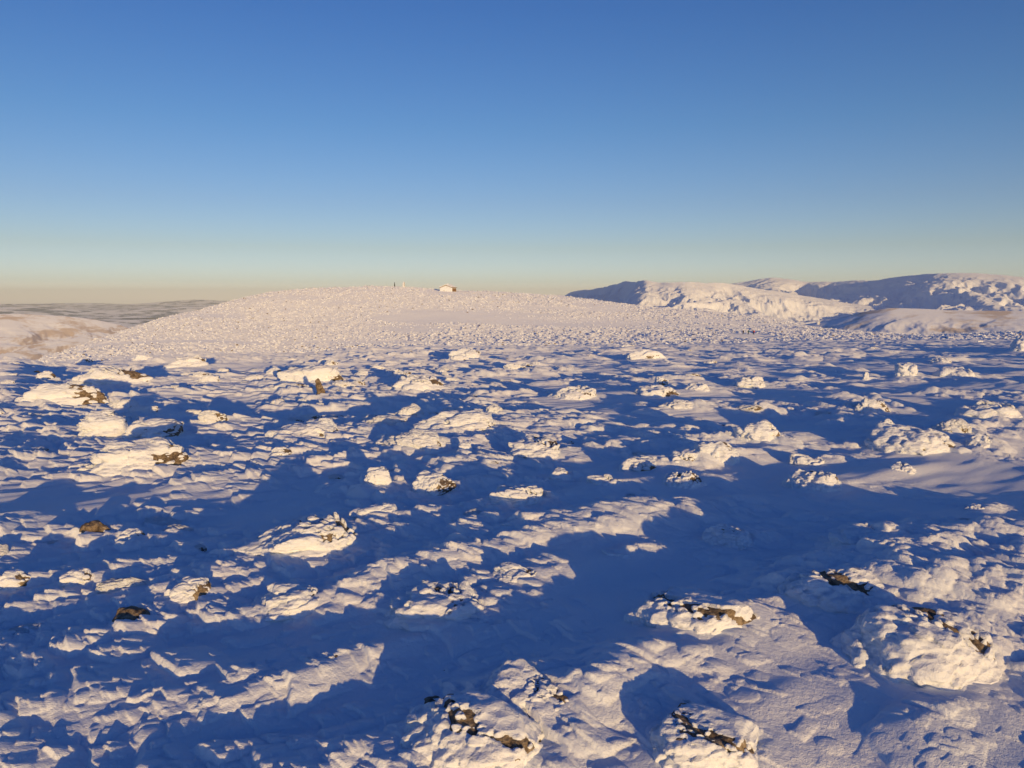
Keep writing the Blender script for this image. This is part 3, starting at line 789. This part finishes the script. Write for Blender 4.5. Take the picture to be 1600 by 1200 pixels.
bm = bmesh.new(); box_bm(bm, -.4, .45, -1.2, -.5, 4.0, 5.3); bm_obj('chimney', bm, M_WALL, roof, .08)
bm = bmesh.new(); box_bm(bm, 1.4, 2.3, -3.45, -3.3, -.2, 1.75); dr_ = bm_obj('door', bm, M_WALL, hut)
bm = bmesh.new(); box_bm(bm, 1.5, 1.6, -3.52, -3.46, .8, .95); bm_obj('handle', bm, M_DARK, dr_)
bm = bmesh.new(); box_bm(bm, -2.0, -1.0, -3.44, -3.3, .9, 1.8); wn = bm_obj('window', bm, M_WALL, hut)
bm = bmesh.new(); box_bm(bm, -2.12, -.88, -3.5, -3.45, .78, .9); bm_obj('sill', bm, M_WOOD, wn)

def cairn(px, r, row, hgt, wid, lab, seed):
    x, y, z = hill_spot(px, r); z = z_at(px, row, r)
    t = empty('stone_cairn', (x, y, z-.2)); tag(t, lab, 'cairn')
    dirs, tr = ico(5)
    def taper(p): q = p.copy(); f = 1-.22*np.clip(q[:, 2]/hgt, 0, 1); q[:, 0] *= f; q[:, 1] *= f; return q
    rock, rime, tr = rimed_stone(seed, (wid*.42, wid*.42, hgt*.5), 5, 'b', .95, (1, -.3, .05), lump=.35, patches=0, tilt=.1)
    up = np.array([0, 0, hgt*.5])
    link('piled_stones', mesh_from('piled_stones', taper(rock+up), None, tr), M_ROCK, t); link('rime_crust', mesh_from('rime_crust', taper(rime+up), None, tr), M_RIME, t)
cairn(631.5, 516, 448.8, 4.0, 2.0, 'tall rime-covered cairn with a brown right side on the summit of the far hill', 701)
cairn(1281, 505, 506.5, 2.4, 1.7, 'small white cairn on the right-hand skyline of the far hill', 702)
x, y, z = hill_spot(617, 512)
bm = bmesh.new(); bmesh.ops.create_cone(bm, cap_ends=True, segments=10, radius1=.42, radius2=.16, depth=3.3, matrix=__import__('mathutils').Matrix.Translation((0, 0, 1.2)))
for v in bm.verts: v.co.x += .06*math.sin(v.co.z*2)
po = empty('marker_post', (x, y, z_at(617, 448, 512))); tag(po, 'slim dark marker post standing left of the tall summit cairn', 'post')
bm_obj('post_shaft', bm, M_DARK, po)
bm = bmesh.new(); bmesh.ops.create_icosphere(bm, subdivisions=2, radius=.8)
for v in bm.verts: v.co = Vector((v.co.x, v.co.y, v.co.z*.35-.3))*(1+.15*mnoise.noise(v.co*2))
bm_obj('stone_base', bm, M_ROCK, po)

M_SKIN = plain('skin', (.45, .27, .19)); M_JACKET = plain('black_jacket', (.006, .006, .009)); M_TROUSER = plain('black_trousers', (.005, .005, .008))
M_TEAL = plain('teal_fabric', (.02, .22, .30)); M_RED = plain('red_fabric', (.55, .03, .06)); M_BLACKP = plain('black_fabric', (.006, .006, .007)); M_POLE = plain('pole_metal', (.1, .1, .1))
def skinned(name, verts, edges, radii, mat, parent, root=0):
    me = bpy.data.meshes.new(name); me.from_pydata(verts, edges, []); o = link(name, me, mat, parent)
    o.modifiers.new('skin', 'SKIN'); o.modifiers.new('sub', 'SUBSURF').render_levels = 1
    if not me.skin_vertices: me.skin_vertices.new() if hasattr(me.skin_vertices, 'new') else None
    for i, rr in enumerate(radii):
        me.skin_vertices[0].data[i].radius = (rr, rr)
    me.skin_vertices[0].data[root].use_root = True
    return o
def walker(px, r, row, lab, stride, lean):
    x, y, z = hill_spot(px, r); z = max(z, z_at(px, row, r))
    t = empty('person', (x, y, z)); tag(t, lab, 'person')
    s = stride; l = lean
    J = [(0, 0, .95), (-.06-l, 0, 1.2), (-.12-l, 0, 1.42), (-.17-l, 0, 1.53), (-.21-l, 0, 1.64), (-.20-l, 0, 1.74),
         (-.12-l, -.19, 1.40), (-.20-l, -.25, 1.14), (-.42-l, -.22, 1.10), (-.50-l, -.21, 1.10), (-.12-l, .19, 1.40), (-.14-l, .25, 1.13), (-.34-l, .22, 1.02), (-.42-l, .21, 1.01),
         (0, -.10, .90), (-.20*s-.05, -.11, .50), (-.24*s, -.11, .09), (-.24*s-.17, -.11, .04), (0, .10, .90), (.02*s, .11, .50), (.30*s, .11, .12), (.30*s-.15, .11, .05)]
    E = [(0, 1), (1, 2), (2, 3), (3, 4), (4, 5), (2, 6), (6, 7), (7, 8), (8, 9), (2, 10), (10, 11), (11, 12), (12, 13), (0, 14), (14, 15), (15, 16), (16, 17), (0, 18), (18, 19), (19, 20), (20, 21)]
    Rr = [.14, .145, .15, .06, .095, .07, .075, .05, .04, .04, .075, .05, .04, .04, .10, .07, .05, .045, .10, .07, .05, .045]
    skinned('body', J, E, Rr, M_SKIN, t)
    ji = [0, 1, 2, 6, 7, 8, 10, 11, 12]; mp = {k: i for i, k in enumerate(ji)}
    skinned('jacket', [J[k] for k in ji], [(mp[a], mp[b]) for a, b in E if a in mp and b in mp], [Rr[k]+.035 for k in ji], M_JACKET, t)
    ti = [0, 14, 15, 16, 17, 18, 19, 20, 21]; mp = {k: i for i, k in enumerate(ti)}
    skinned('trousers', [J[k] for k in ti], [(mp[a], mp[b]) for a, b in E if a in mp and b in mp], [Rr[k]+.03 for k in ti], M_TROUSER, t)
    skinned('hat', [(-.20-l, 0, 1.69), (-.19-l, 0, 1.78)], [(0, 1)], [.115, .085], M_BLACKP, t)
    return (x, y, z, l)
def backpack(pos, mat, lab, big=1.0):
    x, y, z, l = pos
    t = empty('backpack', (x, y, z)); tag(t, lab, 'backpack')
    bm = bmesh.new(); box_bm(bm, .06-l, .06-l+.34*big, -.19, .19, .98, .98+.58*big)
    for v in bm.verts:
        if v.co.z > 1.2: v.co.x -= .10
    bm_obj('pack_body', bm, mat, t, .06)
    bm = bmesh.new(); box_bm(bm, -.08-l, -.08-l+.30*big, -.17, .17, 1.0+.58*big, 1.10+.58*big); bm_obj('lid', bm, mat, t, .035)
    for sgn in (-1, 1):
        skinned('strap', [(.04-l, .12*sgn, 1.48), (-.24-l, .13*sgn, 1.42), (-.22-l, .14*sgn, 1.2), (.04-l, .15*sgn, 1.05)], [(0, 1), (1, 2), (2, 3)], [.025]*4, M_BLACKP, t)
def pole(pos, lab, side):
    x, y, z, l = pos
    hand = (-.47-l, -.22, 1.16) if side < 0 else (-.40-l, .22, 1.07)
    t = empty('hiking_pole', (x+hand[0], y+hand[1], z)); tag(t, lab, 'pole', None)
    skinned('pole_shaft', [(.03, 0, hand[2]+.06), (-.22, 0, .02)], [(0, 1)], [.016, .012], M_POLE, t)
    skinned('grip', [(.035, 0, hand[2]+.08), (.01, 0, hand[2]-.05)], [(0, 1)], [.03, .025], M_BLACKP, t)
    skinned('basket', [(-.20, 0, .10), (-.205, 0, .08)], [(0, 1)], [.05, .05], M_BLACKP, t)
p1 = walker(1163.4, 337, 522.3, 'person in black walking left at the head of three walkers', 1.0, .06)
p2 = walker(1171.2, 336, 522.6, 'person in black walking left in the middle of three walkers', .7, .03)
p3 = walker(1179.6, 335, 523.1, 'person in black walking left, last of three walkers', 1.0, .04)
backpack(p1, M_BLACKP, 'black backpack on the leading walker', .8); backpack(p2, M_TEAL, 'teal backpack on the middle walker', 1.1); backpack(p3, M_RED, 'red backpack on the last walker', 1.2)
for p_, w_ in ((p1, 'leading'), (p2, 'middle'), (p3, 'last')):
    pole(p_, 'thin hiking pole held forward by the %s walker' % w_, -1)
